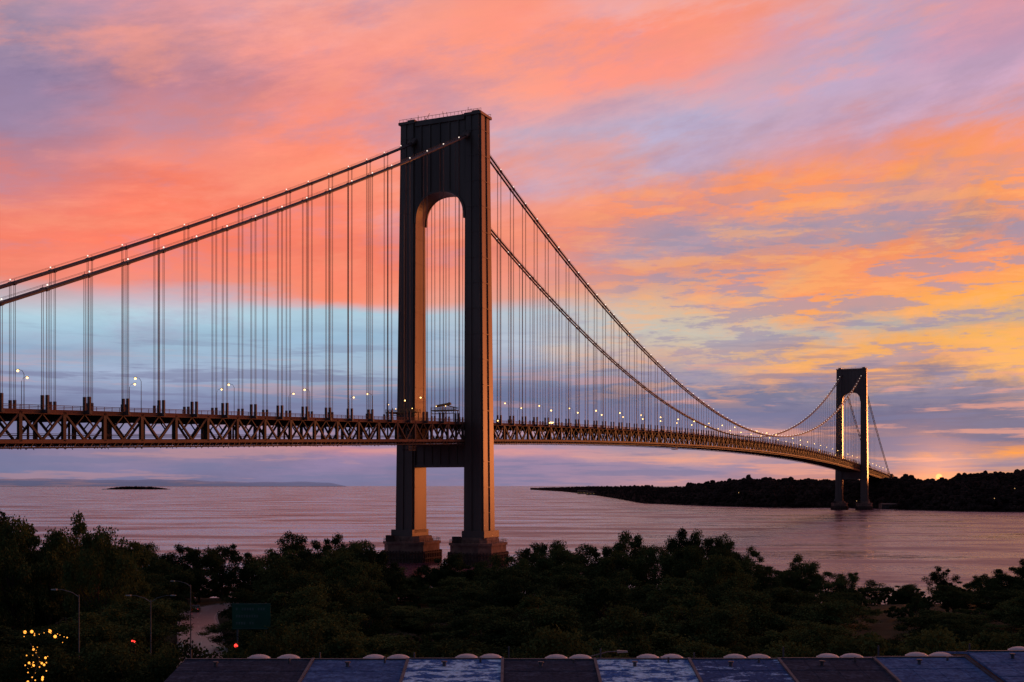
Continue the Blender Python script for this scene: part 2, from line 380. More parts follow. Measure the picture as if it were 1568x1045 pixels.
# cables
NODE=15.1
mb=MB()
def srange(a,b,step):
    n=int(round((b-a)/step)); return [a+(b-a)*k/n for k in range(n+1)]
WC=(13.7,15.5)
for side in (-1,1):
    for wv in WC:
        for a,b in ((-372,-5),(5,SPAN-5),(SPAN+5,SPAN+372)):
            mb.tube([P(s,side*wv,zcab(s)) for s in srange(a,b,8)],0.46,8)
mb.build('main_cables',[M_CABLE],bridge,smooth=True)
mr=MB(); ms=MB(); ml=MB(); mpst=MB()
nodes=[-NODE*k for k in range(1,25)]+[NODE*k for k in range(1,86)]+[SPAN+NODE*k for k in range(1,25)]
for side in (-1,1):
    for a,b in ((-372,-5),(5,SPAN-5),(SPAN+5,SPAN+372)):
        for wv in WC:
            S=srange(a,b,NODE)
            for s,s2 in zip(S[:-1],S[1:]): mr.beam(P(s,side*wv,zcab(s)+1.25),P(s2,side*wv,zcab(s2)+1.25),0.07,0.07)
for i,s in enumerate(nodes):
    for side in (-1,1):
        zt=zcab(s); zb=zdeck(s)
        if zt<zb+0.5: continue
        for wv in WC:
            for ds in (-0.28,0.28):
                ms.tube([P(s+ds,side*wv,zb-0.5),P(s+ds,side*wv,zt)],0.08 if s<400 else 0.065,5,cap=False)
            ms.tube([P(s-0.5,side*wv,zcab(s-0.5)),P(s+0.5,side*wv,zcab(s+0.5))],0.6,8)
            mr.beam(P(s,side*wv,zt),P(s,side*wv,zt+1.3),0.09,0.09)
        for wv in WC: mpst.beam(P(s,side*wv,zb-1.0),P(s,side*wv,min(zt,zb+4.0)),0.6,0.8)
        mpst.beam(P(s,side*13.2,zb-0.4),P(s,side*16.1,zb-0.4),1.0,1.0)
        if zt>zb+3: ml.ball(P(s,side*15.5,zt+1.15),0.26 if s<100 else (0.32 if s<600 else 0.36))
mr.build('hand_ropes',[M_CABLE],bridge); ms.build('suspender_ropes',[M_CABLE],bridge); mpst.build('suspender_sockets',[M_CABLE],bridge)
ml.build('cable_lamps',[M_CLIGHT],bridge)

# deck
md=MB(); S=srange(-385,SPAN+385,NODE)
DH=8.6
for s,s2 in zip(S[:-1],S[1:]):
    z,z2=zdeck(s),zdeck(s2)
    def slab(w0,w1,za,zb_,mat):
        md.hexa([P(s,w0,z+za),P(s,w1,z+za),P(s2,w1,z2+za),P(s2,w0,z2+za),P(s,w0,z+zb_),P(s,w1,z+zb_),P(s2,w1,z2+zb_),P(s2,w0,z2+zb_)],mat)
    slab(-13.1,13.1,-0.7,-0.2,2)
    slab(-12.2,12.2,-DH+0.3,-DH+0.7,2)
    for side in (-1,1):
        def bm_(w_,za,w2,zb_,h,wd,mat=0,sa=s,sb=s2):
            fa=(sa-s)/(s2-s); fb=(sb-s)/(s2-s)
            md.beam(P(sa,side*w_,z+(z2-z)*fa+za),P(sb,side*w2,z+(z2-z)*fb+zb_),wd,h,mat)
        bm_(13.6,-0.5,13.6,-0.5,1.3,0.9,1)
        bm_(13.6,-DH,13.6,-DH,1.0,0.9,1)
        bm_(14.1,-DH-1.6,14.1,-DH-1.6,0.3,0.3,0)
        bm_(13.7,0.9,13.7,0.9,0.16,0.16,1); bm_(13.7,1.3,13.7,1.3,0.16,0.2,1); bm_(13.7,0.5,13.7,0.5,0.12,0.12,1)
        md.beam(P(s,side*13.6,z-0.4),P(s,side*13.6,z-DH),1.1,0.9,0)
        mid=(s+s2)/2; q=(s2-s)
        bm_(13.6,-1.0,13.6,-DH+0.4,0.62,0.6,0,s+0.4,mid)
        bm_(13.6,-DH+0.4,13.6,-1.0,0.62,0.6,0,mid,s2-0.4)
        bm_(13.6,-1.0,13.6,-4.7,0.34,0.34,0,mid,s+q*0.25); bm_(13.6,-1.0,13.6,-4.7,0.34,0.34,0,mid,s+q*0.75)
        bm_(13.0,-DH+1.7,13.0,-DH+1.7,0.14,0.14,0); bm_(13.0,-DH+2.1,13.0,-DH+2.1,0.14,0.14,0)
        for k in range(5):
            sa=s+q*k/5; bm_(13.7,-0.0,13.7,1.3,0.12,0.12,1,sa,sa+0.05)
            md.beam(P(sa,side*14.1,z-DH-1.6),P(sa+q*0.1,side*13.8,z-DH-0.2),0.16,0.16)
            md.beam(P(sa+q*0.2,side*14.1,z-DH-1.6),P(sa+q*0.1,side*13.8,z-DH-0.2),0.16,0.16)
    md.beam(P(s,-13.2,z-1.6),P(s,13.2,z-1.6),0.6,1.8,0); md.beam(P(s,-13.2,z-DH-0.4),P(s,13.2,z-DH-0.4),0.6,1.6,0)
    md.beam(P((s+s2)/2,-13.2,(z+z2)/2-1.2),P((s+s2)/2,13.2,(z+z2)/2-1.2),0.35,1.0,0)
    md.beam(P(s,0,z-1.6),P(s,0,z-DH),0.5,0.5,0)
    for wv in (-9,-4.5,0,4.5,9): md.beam(P(s,wv,z-DH-0.1),P(s2,wv,z2-DH-0.1),0.3,0.7,0)
    md.beam(P(s,-13,z-DH-0.7),P(s2,13,z2-DH-0.7),0.4,0.3,0)
    md.beam(P(s,0,z+0.25),P(s2,0,z2+0.25),0.5,0.9,1)
md.build('deck_truss',[M_DECK,M_FASC,M_ASPH],bridge)

# deck lamps
mpole=MB(); mlamp=MB()
k=0; s=-372
while s<SPAN+360:
    side=1 if k%2 else -1
    z=zdeck(s); hh=10.5
    mpole.tube([P(s,side*12.7,z),P(s,side*12.7,z+hh-1),P(s,side*12.0,z+hh),P(s,side*10.6,z+hh+0.3)],[0.11,0.08,0.06,0.06],6)
    mpole.beam(P(s,side*10.9,z+hh+0.35),P(s,side*9.9,z+hh+0.35),0.3,0.18)
    mlamp.ball(P(s,side*10.4,z+hh+0.0),0.36 if s<150 else 0.48)
    s+=22; k+=1
mpole.build('deck_lamp_poles',[M_DECK],bridge)
for s,n in ((30,0),(96,3),(99,3)):
    for j in range(max(1,n)): mlamp.ball(P(s+j*1.1,13.9,zdeck(s)+1.2+0.2*j),0.35)
for wv,zz in ((-20,73.4),(-11,73.4),(2,74),(7,74),(-24,75.5)): mlamp.ball(P(-12.2,wv,zz),0.2)
mlamp.build('deck_lamps',[M_DLIGHT],bridge)

msf=MB()
for (w0,w1,s0_,s1_,z0) in ((-25.5,-9,-12,-7.6,71.5),(-1,11.5,-12,-7.6,71.8),(-25.8,-24.4,-12,6,71.5)):
    msf.hexa([P(a,b,c) for c in (z0,z0+0.5) for a,b in ((s0_,w0),(s0_,w1),(s1_,w1),(s1_,w0))])
    for zz in (0.5+0.6,0.5+1.2):
        msf.beam(P(s0_,w0,z0+zz),P(s0_,w1,z0+zz),0.12,0.12); msf.beam(P(s1_,w0,z0+zz),P(s1_,w1,z0+zz),0.12,0.12)
    n=int((w1-w0)/2)+1
    for k in range(n+1):
        wv=w0+(w1-w0)*k/n
        for sv in (s0_,s1_): msf.beam(P(sv,wv,z0),P(sv,wv,z0+1.8),0.12,0.12)
        msf.beam(P(s0_,wv,z0),P(s0_,wv+(w1-w0)/n*0.5,z0-1.3),0.14,0.14)
    msf.beam(P(s0_,w0,z0-1.3),P(s0_,w1,z0-1.3),0.3,0.3)
for wv,zt_ in ((-25,8),(-22,4),(-10,3),(-1,3),(5,5),(11,3)):
    msf.beam(P(-11.8,wv,66),P(-11.8,wv,71.5+zt_*0.6),0.3,0.3); msf.beam(P(-7.8,wv,66),P(-7.8,wv,71.8),0.3,0.3)
msf.beam(P(-10,1,74.2),P(-10,8.5,75.2),1.4,1.0)
msf.beam(P(-10,4.5,75),P(-10,12,73),0.4,0.4)
msf.build('maintenance_scaffold',[M_YEL],bridge)
mg=MB()
for sv,wv in ((6,14.4),(330,14.4),(-60,14.4)):
    z=zdeck(sv)-DH
    mg.hexa([P(sv+a,wv+b,z+c) for c in (-4.2,-3.9) for a,b in ((-3,-1),(-3,2),(3,2),(3,-1))])
    for a in (-3,0,3):
        for b in (-1,2): mg.beam(P(sv+a,wv+b,z-4.2),P(sv+a,wv+b,z+0.2),0.18,0.18)
    for c in (-3.2,-2.6): mg.beam(P(sv-3,wv+2,z+c),P(sv+3,wv+2,z+c),0.14,0.14)
mg.build('inspection_gantries',[M_DECK],bridge)
for sa,sg,nm in ((-372,-1,'near_anchorage'),(SPAN+372,1,'far_anchorage')):
    ma=MB()
    zt=zdeck(sa)-10
    pts=[(0,0),(0,zt),(sg*45,zt),(sg*70,zt*0.6),(sg*70,0)]
    ma.prism([P(sa+a,-21,b) for a,b in pts],[P(sa+a,21,b) for a,b in pts])
    for sd_ in (-1,1):
        ma.prism([P(sa+a,sd_*12.6,b) for a,b in ((-2,zt),(0,zt+14),(sg*30,zt+9),(sg*34,zt))],[P(sa+a,sd_*17,b) for a,b in ((-2,zt),(0,zt+14),(sg*30,zt+9),(sg*34,zt))])
    ma.build(nm,[M_CONC],bridge)

# ---------------------------------------------------------------- ground (near shore)
GP=[(-600,14),(60,13),(110,11.5),(180,9),(260,7.5),(310,5.5),(335,3),(350,0.6),(362,-3),(420,-6)]
def gz(x,y):
    y=y+10*math.sin(x*0.02)
    if y<=GP[0][0]: return GP[0][1]
    for (a,za),(b,zb) in zip(GP[:-1],GP[1:]):
        if y<=b: return za+(zb-za)*(y-a)/(b-a)
    return GP[-1][1]
mb=MB(); nx,ny=120,90
vs=[]
for j in range(ny+1):
    for i in range(nx+1):
        x=-1500+3000*i/nx; y=-600+1010*j/ny; vs.append((x,y,gz(x,y)))
fs=[(j*(nx+1)+i,j*(nx+1)+i+1,(j+1)*(nx+1)+i+1,(j+1)*(nx+1)+i) for j in range(ny) for i in range(nx)]
mb.add(vs,fs)
M_GRASS=mat_noise('grass',(0.012,0.016,0.008),(0.028,0.034,0.016),0.25,1.0,spec=0.1)
mb.build('ground',[M_GRASS],smooth=True)

# road
def rx(y): return -52.5-0.29*(y-194)+ (0.006*(y-245)**2 if y>245 else 0.0)
M_LINE=mat_noise('road_paint',(0.35,0.35,0.33),(0.5,0.5,0.48),1,0.6)
M_KERB=mat_noise('kerb_concrete',(0.2,0.19,0.18),(0.3,0.28,0.26),1,0.8)
def strip(mb,y0,y1,o0,o1,dz,mat,step=4):
    n=int((y1-y0)/step); vs=[]
    for k in range(n+1):
        y=y0+(y1-y0)*k/n
        for o in (o0,o1): vs.append((rx(y)+o,y,gz(rx(y),y)+dz))
    mb.add(vs,[(2*k,2*k+1,2*k+3,2*k+2) for k in range(n)],mat)
mb=MB()
M_ROAD=mat_noise('road_asphalt',(0.09,0.075,0.075),(0.15,0.12,0.12),0.4,0.38)
strip(mb,100,318,-4,4,0.40,0)
for o in (-3.7,3.6): strip(mb,100,318,o,o+0.12,0.41,1)
y=102
while y<312: strip(mb,y,y+3,-0.06,0.06,0.41,1,1.5); y+=9
for o in (-4.3,4.0): strip(mb,100,318,o,o+0.3,0.52,2)
mb.build('road',[M_ROAD,M_LINE,M_KERB])

# ---------------------------------------------------------------- trees
def foliage_mat(name,c1,c2):
    m=bpy.data.materials.new(name); N,L=nodes_of(m); N.clear()
    g=N.new('ShaderNodeNewGeometry'); oi=N.new('ShaderNodeObjectInfo')
    n=N.new('ShaderNodeTexNoise'); n.inputs['Scale'].default_value=0.4; n.inputs['Detail'].default_value=2
    L.new(g.outputs['Position'],n.inputs['Vector'])
    a=N.new('ShaderNodeMath'); a.operation='MULTIPLY_ADD'; L.new(oi.outputs['Random'],a.inputs[0]); a.inputs[1].default_value=0.6
    s=N.new('ShaderNodeMath'); s.operation='SUBTRACT'; L.new(n.outputs['Fac'],s.inputs[0]); s.inputs[1].default_value=0.3
    L.new(s.outputs[0],a.inputs[2])
    r=N.new('ShaderNodeValToRGB'); r.color_ramp.elements[0].position=0.2; r.color_ramp.elements[1].position=0.75
    r.color_ramp.elements[0].color=(*c1,1); r.color_ramp.elements[1].color=(*c2,1); L.new(a.outputs[0],r.inputs[0])
    d=N.new('ShaderNodeBsdfDiffuse'); tr=N.new('ShaderNodeBsdfTranslucent'); mx=N.new('ShaderNodeMixShader'); mx.inputs[0].default_value=0.12
    L.new(r.outputs[0],d.inputs[0]); L.new(r.outputs[0],tr.inputs[0]); L.new(d.outputs[0],mx.inputs[1]); L.new(tr.outputs[0],mx.inputs[2])
    o=N.new('ShaderNodeOutputMaterial'); L.new(mx.outputs[0],o.inputs[0]); return m
M_LEAF=foliage_mat('foliage',(0.024,0.040,0.017),(0.095,0.125,0.042))
M_BARK=mat_noise('bark',(0.04,0.03,0.022),(0.08,0.06,0.045),2,0.9)

def tree_mesh(idx,nleaf=13000,rx_=0.40,zc=0.56,rz=0.42,nclump=46,leaf=0.026):
    rng=np.random.RandomState(100+idx); rd=random.Random(idx)
    mb=MB(); cl=[]
    lob=[(rng.uniform(0,6.28),rng.uniform(0.75,1.25)) for _ in range(5)]
    while len(cl)<nclump:
        p=rng.uniform(-1,1,3); r=np.linalg.norm(p)
        if r>1 or r<0.35: continue
        a=math.atan2(p[1],p[0]); k=1+0.12*math.sin(2*a+lob[0][0])+0.10*math.sin(3*a+lob[1][0])+0.10*math.sin(4*p[2]+a+lob[2][0])
        tp=1.0 if p[2]<0 else (1-0.08*p[2])
        c=np.array((p[0]*rx_*k*tp,p[1]*rx_*k*tp,zc+p[2]*rz*(1+0.08*math.sin(a*2+lob[3][0]))))
        cl.append((c,rng.uniform(0.06,0.125)*(1.1 if r<0.7 else 0.9)))
    top=(rd.uniform(-.02,.02),rd.uniform(-.02,.02),0.62)
    mb.tube([(0,0,-0.05),(0,0,0.02),(0.005,0.0,0.2),(top[0]*.5,top[1]*.5,0.4),top],[0.032,0.024,0.019,0.014,0.006],8,0)
    for c,r in cl[::2]:
        z0=rd.uniform(0.15,0.45); st=Vector((0,0,z0)); en=Vector(c); md_=st.lerp(en,0.5)+Vector((0,0,-0.03))
        mb.tube([st,md_,en],[0.009,0.006,0.002],5,0)
    me=bpy.data.meshes.new('tree_mesh_%d'%idx)
    per=nleaf//nclump; V=[]
    for c,r in cl:
        d=rng.normal(size=(per,3)); d/=np.linalg.norm(d,axis=1)[:,None]
        rad=r*(rng.uniform(0,1,per)**0.4)*(1+0.16*rng.normal(size=per))
        V.append(c+d*rad[:,None]*np.array((1.15,1.15,0.85)))
    C=np.concatenate(V); n=len(C)
    a=rng.normal(size=(n,3)); a/=np.linalg.norm(a,axis=1)[:,None]
    b=np.cross(a,rng.normal(size=(n,3))); b/=np.linalg.norm(b,axis=1)[:,None]
    sz=leaf*rng.uniform(0.5,1.2,n)[:,None]*0.5
    q=np.stack([C-a*sz*1.2,C-b*sz*0.75,C+a*sz*1.2,C+b*sz*0.75],1).reshape(-1,3)
    nv=len(mb.v); verts=mb.v+[tuple(x) for x in q]
    faces=mb.f+[(nv+4*i,nv+4*i+1,nv+4*i+2,nv+4*i+3) for i in range(n)]
    me.from_pydata(verts,[],faces); me.materials.append(M_BARK); me.materials.append(M_LEAF)
    me.polygons.foreach_set('material_index',[0]*len(mb.f)+[1]*n); me.update()
    return me
protos=[tree_mesh(i,rx_=0.36+0.02*(i%4),zc=0.55+0.01*(i%3),rz=0.40,nclump=36+6*(i%4)) for i in range(8)]
tnum=0
def put_tree(bear,dist,topz,wm,proto=None):
    global tnum
    x=bear*dist; g=gz(x,dist); h=(topz-g)*1.03
    if h<3: return
    me=protos[proto if proto is not None else random.randrange(len(protos))]
    o=bpy.data.objects.new('deciduous_tree' if tnum==0 else 'deciduous_tree.%03d'%tnum,me); tnum+=1
    scene.collection.objects.link(o); o.location=(x,dist,g)
    o.scale=(wm*random.uniform(.9,1.1)/0.85,wm*random.uniform(.9,1.1)/0.85,h); o.rotation_euler=(0,0,random.uniform(0,6.28))
skyl=[(-60,776),(-15,768),(20,790),(50,828),(75,810),(108,796),(150,805),(185,830),(215,825),(245,848),(275,838),(305,834),(340,830),(375,846),(405,845),(450,818),(485,832),(520,822),(560,827),(588,862),(620,880),(655,864),(690,848),(735,860),(770,848),(810,836),(850,827),(895,832),(925,852),(960,812),(1000,834),(1045,808),(1080,814),(1112,820),(1145,842),(1185,868),(1230,853),(1265,874),(1300,874),(1340,888),(1390,894),(1440,870),(1500,880),(1540,868),(1575,855),(1630,848)]
def sky_y(p):
    for (a,ya),(b,yb) in zip(skyl[:-1],skyl[1:]):
        if a<=p<=b: return ya+(yb-ya)*(p-a)/(b-a)
    return 860
def gap(p): return 300<p<425 or 985<p<1050 or 1185<p<1420
random.seed(21)
for p,yy in skyl:
    d=random.uniform(298,322) if p>200 else random.uniform(180,215)
    wm=random.uniform(11,14) if p<1200 else random.uniform(8,11)
    put_tree((p-784)/F,d,EYE+(HY-yy)/F*d,wm)
    if p>200 and not gap(p):
        pj=p+random.uniform(10,26); d=random.uniform(285,318); yj=sky_y(pj)+random.uniform(6,22)
        put_tree((pj-784)/F,d,EYE+(HY-yj)/F*d,wm*0.85)
rows=[(284,24,14),(260,42,13.5),(236,58,13),(212,74,13),(190,92,13),(168,110,12.5),(147,127,12),(129,144,11),(113,158,10),(99,172,9.5)]
for d0,mar,step in rows:
    x=-0.50*d0
    while x<0.50*d0:
        d=d0+random.uniform(-8,8); xx=x+random.uniform(-2,2); p=784+F*xx/d
        x+=step*random.uniform(0.62,0.95)
        yy=min(sky_y(p)+mar,985)+random.choice((random.uniform(-28,-10),random.uniform(-10,8),random.uniform(0,18)))
        if gap(p) and d>245: yy+=random.uniform(14,34)
        if p>280: yy=min(yy,1000)
        wm=random.uniform(0.9,1.3)*step
        if 110<d<300 and abs(xx-rx(d))<3.0+wm*0.30: continue
        if 298<p<342 and d<225: yy=max(yy,1008 if d<192 else 985)
        if p<112 and d<185: yy=max(yy,995 if d<130 else 962)
        if 190<p<222 and d<170: yy=max(yy,1003)
        if 345<p<425 and d<196: yy=max(yy,966)
        put_tree(xx/d,d,EYE+(HY-yy)/F*d,wm)
shr=[tree_mesh(40+i,nleaf=5000,rx_=0.8,zc=0.45,rz=0.42,nclump=34,leaf=0.075) for i in range(3)]
sn=0
for k in range(400):
    d=random.choice((random.uniform(95,338),random.uniform(318,342))); x=random.uniform(-.5,.5)*d
    if abs(x-rx(d))<7 and d<320: continue
    p=784+F*x/d
    if 560<p<660 and d>316: continue
    h=random.uniform(2.5,5.5); o=bpy.data.objects.new('shrub' if sn==0 else 'shrub.%03d'%sn,shr[sn%3]); sn+=1
    scene.collection.objects.link(o); o.location=(x,d,gz(x,d)-0.2); q=random.uniform(4,7)/1.6; o.scale=(q,q,h); o.rotation_euler=(0,0,random.uniform(0,6.28))
print('trees',tnum,sn)

# ---------------------------------------------------------------- street lamps, sign, signal, cars
M_POLE=mat_noise('weathered_pole',(0.14,0.14,0.14),(0.2,0.2,0.2),1,0.6,0.2)
M_GLASS=mat_noise('lamp_lens',(0.3,0.3,0.28),(0.4,0.4,0.38),1,0.4)
def street_lamp(name,p,ytop,d,arms):
    x=(p-784)/F*d; g=gz(x,d); top=EYE+(HY-ytop)/F*d
    e=empty(name,(x,d,g)); h=top-g; mb=MB()
    mb.tube([(0,0,0),(0,0,0.5),(0,0,h-0.6)],[0.16,0.10,0.06],8)
    for sg in arms:
        mb.tube([(0,0,h-0.9),(sg*0.8,0,h-0.35),(sg*2.0,0,h-0.02),(sg*2.8,0,h)],[0.05,0.045,0.04,0.04],6)
    mb.build('pole',[M_POLE],e)
    mh=MB()
    for sg in arms:
        mh.hexa([(sg*2.6,-.13,h-.08),(sg*3.3,-.10,h-.05),(sg*3.3,.10,h-.05),(sg*2.6,.13,h-.08),(sg*2.6,-.1,h+.08),(sg*3.3,-.06,h+.04),(sg*3.3,.06,h+.04),(sg*2.6,.1,h+.08)])
    mh.build('lamp_head',[M_GLASS],e)
street_lamp('street_lamp',231,912,150,(-1,1))
street_lamp('street_lamp.001',292,890,185,(-1,))
street_lamp('street_lamp.002',121,903,135,(-1,))
street_lamp('street_lamp.003',884,998,75,(1,))
M_GREEN=mat_noise('sign_green',(0.006,0.07,0.04),(0.009,0.10,0.055),0.5,0.7)
d=178; x=(385-784)/F*d; g=gz(x,d); e=empty('highway_sign',(x,d,g)); mb=MB()
z1=EYE+(HY-924)/F*d-g; z0=EYE+(HY-964)/F*d-g
mb.box(-3.0,3.0,-0.05,0.05,z0,z1,0)
for q in (-2.2,2.2): mb.box(q-.12,q+.12,0.055,0.3,-1,z1,1)
for zz in (z0+0.6,(z0+z1)/2,z1-0.6): mb.box(-2.9,2.9,0.055,0.15,zz-.08,zz+.08,1)
mb.box(-2.85,2.85,-0.062,-0.053,z1-0.16,z1-0.11,2); mb.box(-2.85,2.85,-0.062,-0.053,z0+0.11,z0+0.16,2)
M_SGN=mat_noise('sign_legend',(0.08,0.12,0.10),(0.12,0.17,0.15),1,0.6)
for r_,zz in enumerate((z1-1.1,z1-2.2,z1-3.3)):
    q=-2.4
    while q<1.9-0.6*r_: mb.box(q,q+0.26,-0.062,-0.053,zz,zz+0.4,2); q+=0.4 if random.random()<.8 else .9
mb.build('sign_panel',[M_GREEN,M_POLE,M_SGN],e)
M_BLK=mat_noise('signal_black',(0.01,0.01,0.01),(0.02,0.02,0.02),1,0.5)
for nm,p,yy,d in (('traffic_signal',205,983,135),('traffic_signal.001',362,990,140)):
    x=(p-784)/F*d; g=gz(x,d); z=EYE+(HY-yy)/F*d-g; e=empty(nm,(x,d,g)); mb=MB()
    mb.tube([(0,0.3,0),(0,0.3,z+0.6)],0.09,8); mb.box(-.22,.22,-.15,.15,z-1.0,z+.4)
    mb.build('post',[M_BLK],e); m2=MB(); m2.ball((0,-.2,z+0.1),0.24); m2.build('red_lens',[M_RED],e)
    m3=MB(); m3.ball((0,-.18,z-0.3),0.12); m3.build('amber_lens',[M_BLK],e)
CARM=[mat_noise('car_paint_%d'%i,c,[q*1.1 for q in c],1,0.3,0.3) for i,c in enumerate(((0.05,0.05,0.06),(0.3,0.3,0.32),(0.15,0.02,0.02)))]
M_TYRE=mat_noise('tyre',(0.01,0.01,0.01),(0.02,0.02,0.02),2,0.9); M_WIN=mat_noise('car_glass',(0.01,0.012,0.015),(0.02,0.02,0.025),1,0.1)
def car(name,x,y,rot,paint):
    e=empty(name,(x,y,gz(x,y)+0.42)); e.rotation_euler=(0,0,rot)
    prof=[(-2.2,.3),(-2.25,.75),(-2.0,.9),(-1.5,.98),(-.8,1.42),(.6,1.45),(1.2,1.0),(2.1,.85),(2.25,.6),(2.2,.3)]
    mb=MB(); mb.prism([(-.88,a,b) for a,b in prof],[(.88,a,b) for a,b in prof])
    mb.build('body',[paint],e)
    mw=MB(); wp_=[(-1.38,1.0),(-.78,1.36),(.56,1.38),(1.05,1.02)]
    mw.prism([(-.885,a,b) for a,b in wp_],[(.885,a,b) for a,b in wp_]); mw.build('windows',[M_WIN],e)
    mt=MB()
    for sx in (-.85,.72):
        for yy in (-1.4,1.4): mt.tube([(sx,yy,.33),(sx+.15,yy,.33)],.33,14)
    mt.build('wheels',[M_TYRE],e)
    ml_=MB()
    for sx in (-.62,.62): ml_.ball((sx,-2.27,.62),.11)
    ml_.build('headlights',[M_GOLD],e)
    m5=MB()
    for sx in (-.62,.62): m5.ball((sx,2.27,.7),.09)
    m5.build('tail_lights',[M_RED],e)
car('car',rx(262)-1.9,262,math.pi+0.2,CARM[0])
e=empty('string_lights'); ml_=MB(); mw=MB(); random.seed(5)
def gp(p,y,d): return ((p-784)/F*d,d,EYE+(HY-y)/F*d)
path=[(36,968),(55,972),(72,964),(88,974),(103,982)]
pts=[gp(a,b,82) for a,b in path]
for a,b in zip(pts[:-1],pts[1:]):
    for k in range(4):
        q=Vector(a).lerp(Vector(b),k/4); ml_.ball((q.x,q.y+random.uniform(-1,1),q.z-0.1+random.uniform(-.12,.12)),random.choice((.03,.05,.12)))
mw.tube(pts,0.015,4)
for k in range(34):
    p=random.gauss(52,11); y=random.uniform(988,1045); q=gp(p,y,random.uniform(82,90)); ml_.ball(q,random.choice((.02,.03,.05,.09)))
mw.tube([gp(46,985,84),gp(60,1010,83),gp(48,1045,82)],0.015,4)
ml_.build('bulbs',[M_GOLD],e); mw.build('wire',[M_BLK],e)

# ---------------------------------------------------------------- row-house block in the foreground
def roof_mat(name,base,chip,amt,rough=0.6):
    m=bpy.data.materials.new(name); N,L=nodes_of(m); b=N['Principled BSDF']
    g=N.new('ShaderNodeNewGeometry'); mp=N.new('ShaderNodeMapping'); mp.inputs['Scale'].default_value=(0.8,1.6,1); L.new(g.outputs['Position'],mp.inputs[0])
    n=N.new('ShaderNodeTexNoise'); n.inputs['Scale'].default_value=1.1; n.inputs['Detail'].default_value=10; n.inputs['Roughness'].default_value=0.72; L.new(mp.outputs[0],n.inputs[0])
    r=N.new('ShaderNodeValToRGB'); r.color_ramp.elements[0].position=1-amt-0.02; r.color_ramp.elements[1].position=1-amt+0.02
    r.color_ramp.elements[0].color=(*base,1); r.color_ramp.elements[1].color=(*chip,1); L.new(n.outputs[0],r.inputs[0])
    n2=N.new('ShaderNodeTexNoise'); n2.inputs['Scale'].default_value=5; n2.inputs['Detail'].default_value=6; L.new(g.outputs['Position'],n2.inputs[0])
    mr_=N.new('ShaderNodeMapRange'); L.new(n2.outputs[0],mr_.inputs[0]); mr_.inputs[1].default_value=.3; mr_.inputs[2].default_value=.7; mr_.inputs[3].default_value=.6; mr_.inputs[4].default_value=1.25
    mm=N.new('ShaderNodeMix'); mm.data_type='RGBA'; mm.blend_type='MULTIPLY'; mm.inputs[0].default_value=1; L.new(r.outputs[0],mm.inputs[6]); L.new(mr_.outputs[0],mm.inputs[7])
    L.new(mm.outputs[2],b.inputs['Base Color']); b.inputs['Roughness'].default_value=rough; b.inputs['Specular IOR Level'].default_value=0.05
    bp=N.new('ShaderNodeBump'); bp.inputs['Strength'].default_value=0.5; bp.inputs['Distance'].default_value=0.05; L.new(n2.outputs[0],bp.inputs['Height']); L.new(bp.outputs[0],b.inputs['Normal'])
    return m
R_DARK=roof_mat('roof_tar',(0.035,0.046,0.075),(0.06,0.078,0.12),0.45,0.9)
R_BLUE=roof_mat('roof_bluegrey',(0.06,0.12,0.27),(0.10,0.19,0.38),0.5,0.9)
R_PEEL=roof_mat('roof_peeling',(0.06,0.16,0.42),(0.52,0.78,1.0),0.50,0.9)
R_PEEL2=roof_mat('roof_halfpeel',(0.05,0.10,0.24),(0.40,0.60,0.88),0.44,0.9)
M_BRICK=mat_noise('house_brick',(0.2,0.09,0.06),(0.3,0.14,0.10),2,0.85)
M_TRIM=mat_noise('roof_trim',(0.05,0.05,0.06),(0.10,0.10,0.12),2,0.7)
M_DOME=mat_noise('vent_dome',(0.45,0.42,0.42),(0.6,0.55,0.55),2,0.6)
YR=60.0; ZR=27.85
def wx(p,d=YR): return (p-784)/F*d
units=[(282,480,R_DARK,0),(480,625,R_BLUE,0.0),(625,770,R_PEEL,0.03),(770,911,R_DARK,0.0),(911,1055,R_PEEL,0.02),(1055,1192,R_PEEL2,0.02),(1192,1338,R_DARK,0.05),(1338,1478,R_BLUE,0.12),(1478,1640,R_BLUE,0.42),(1640,1800,R_DARK,0.42)]
random.seed(9)
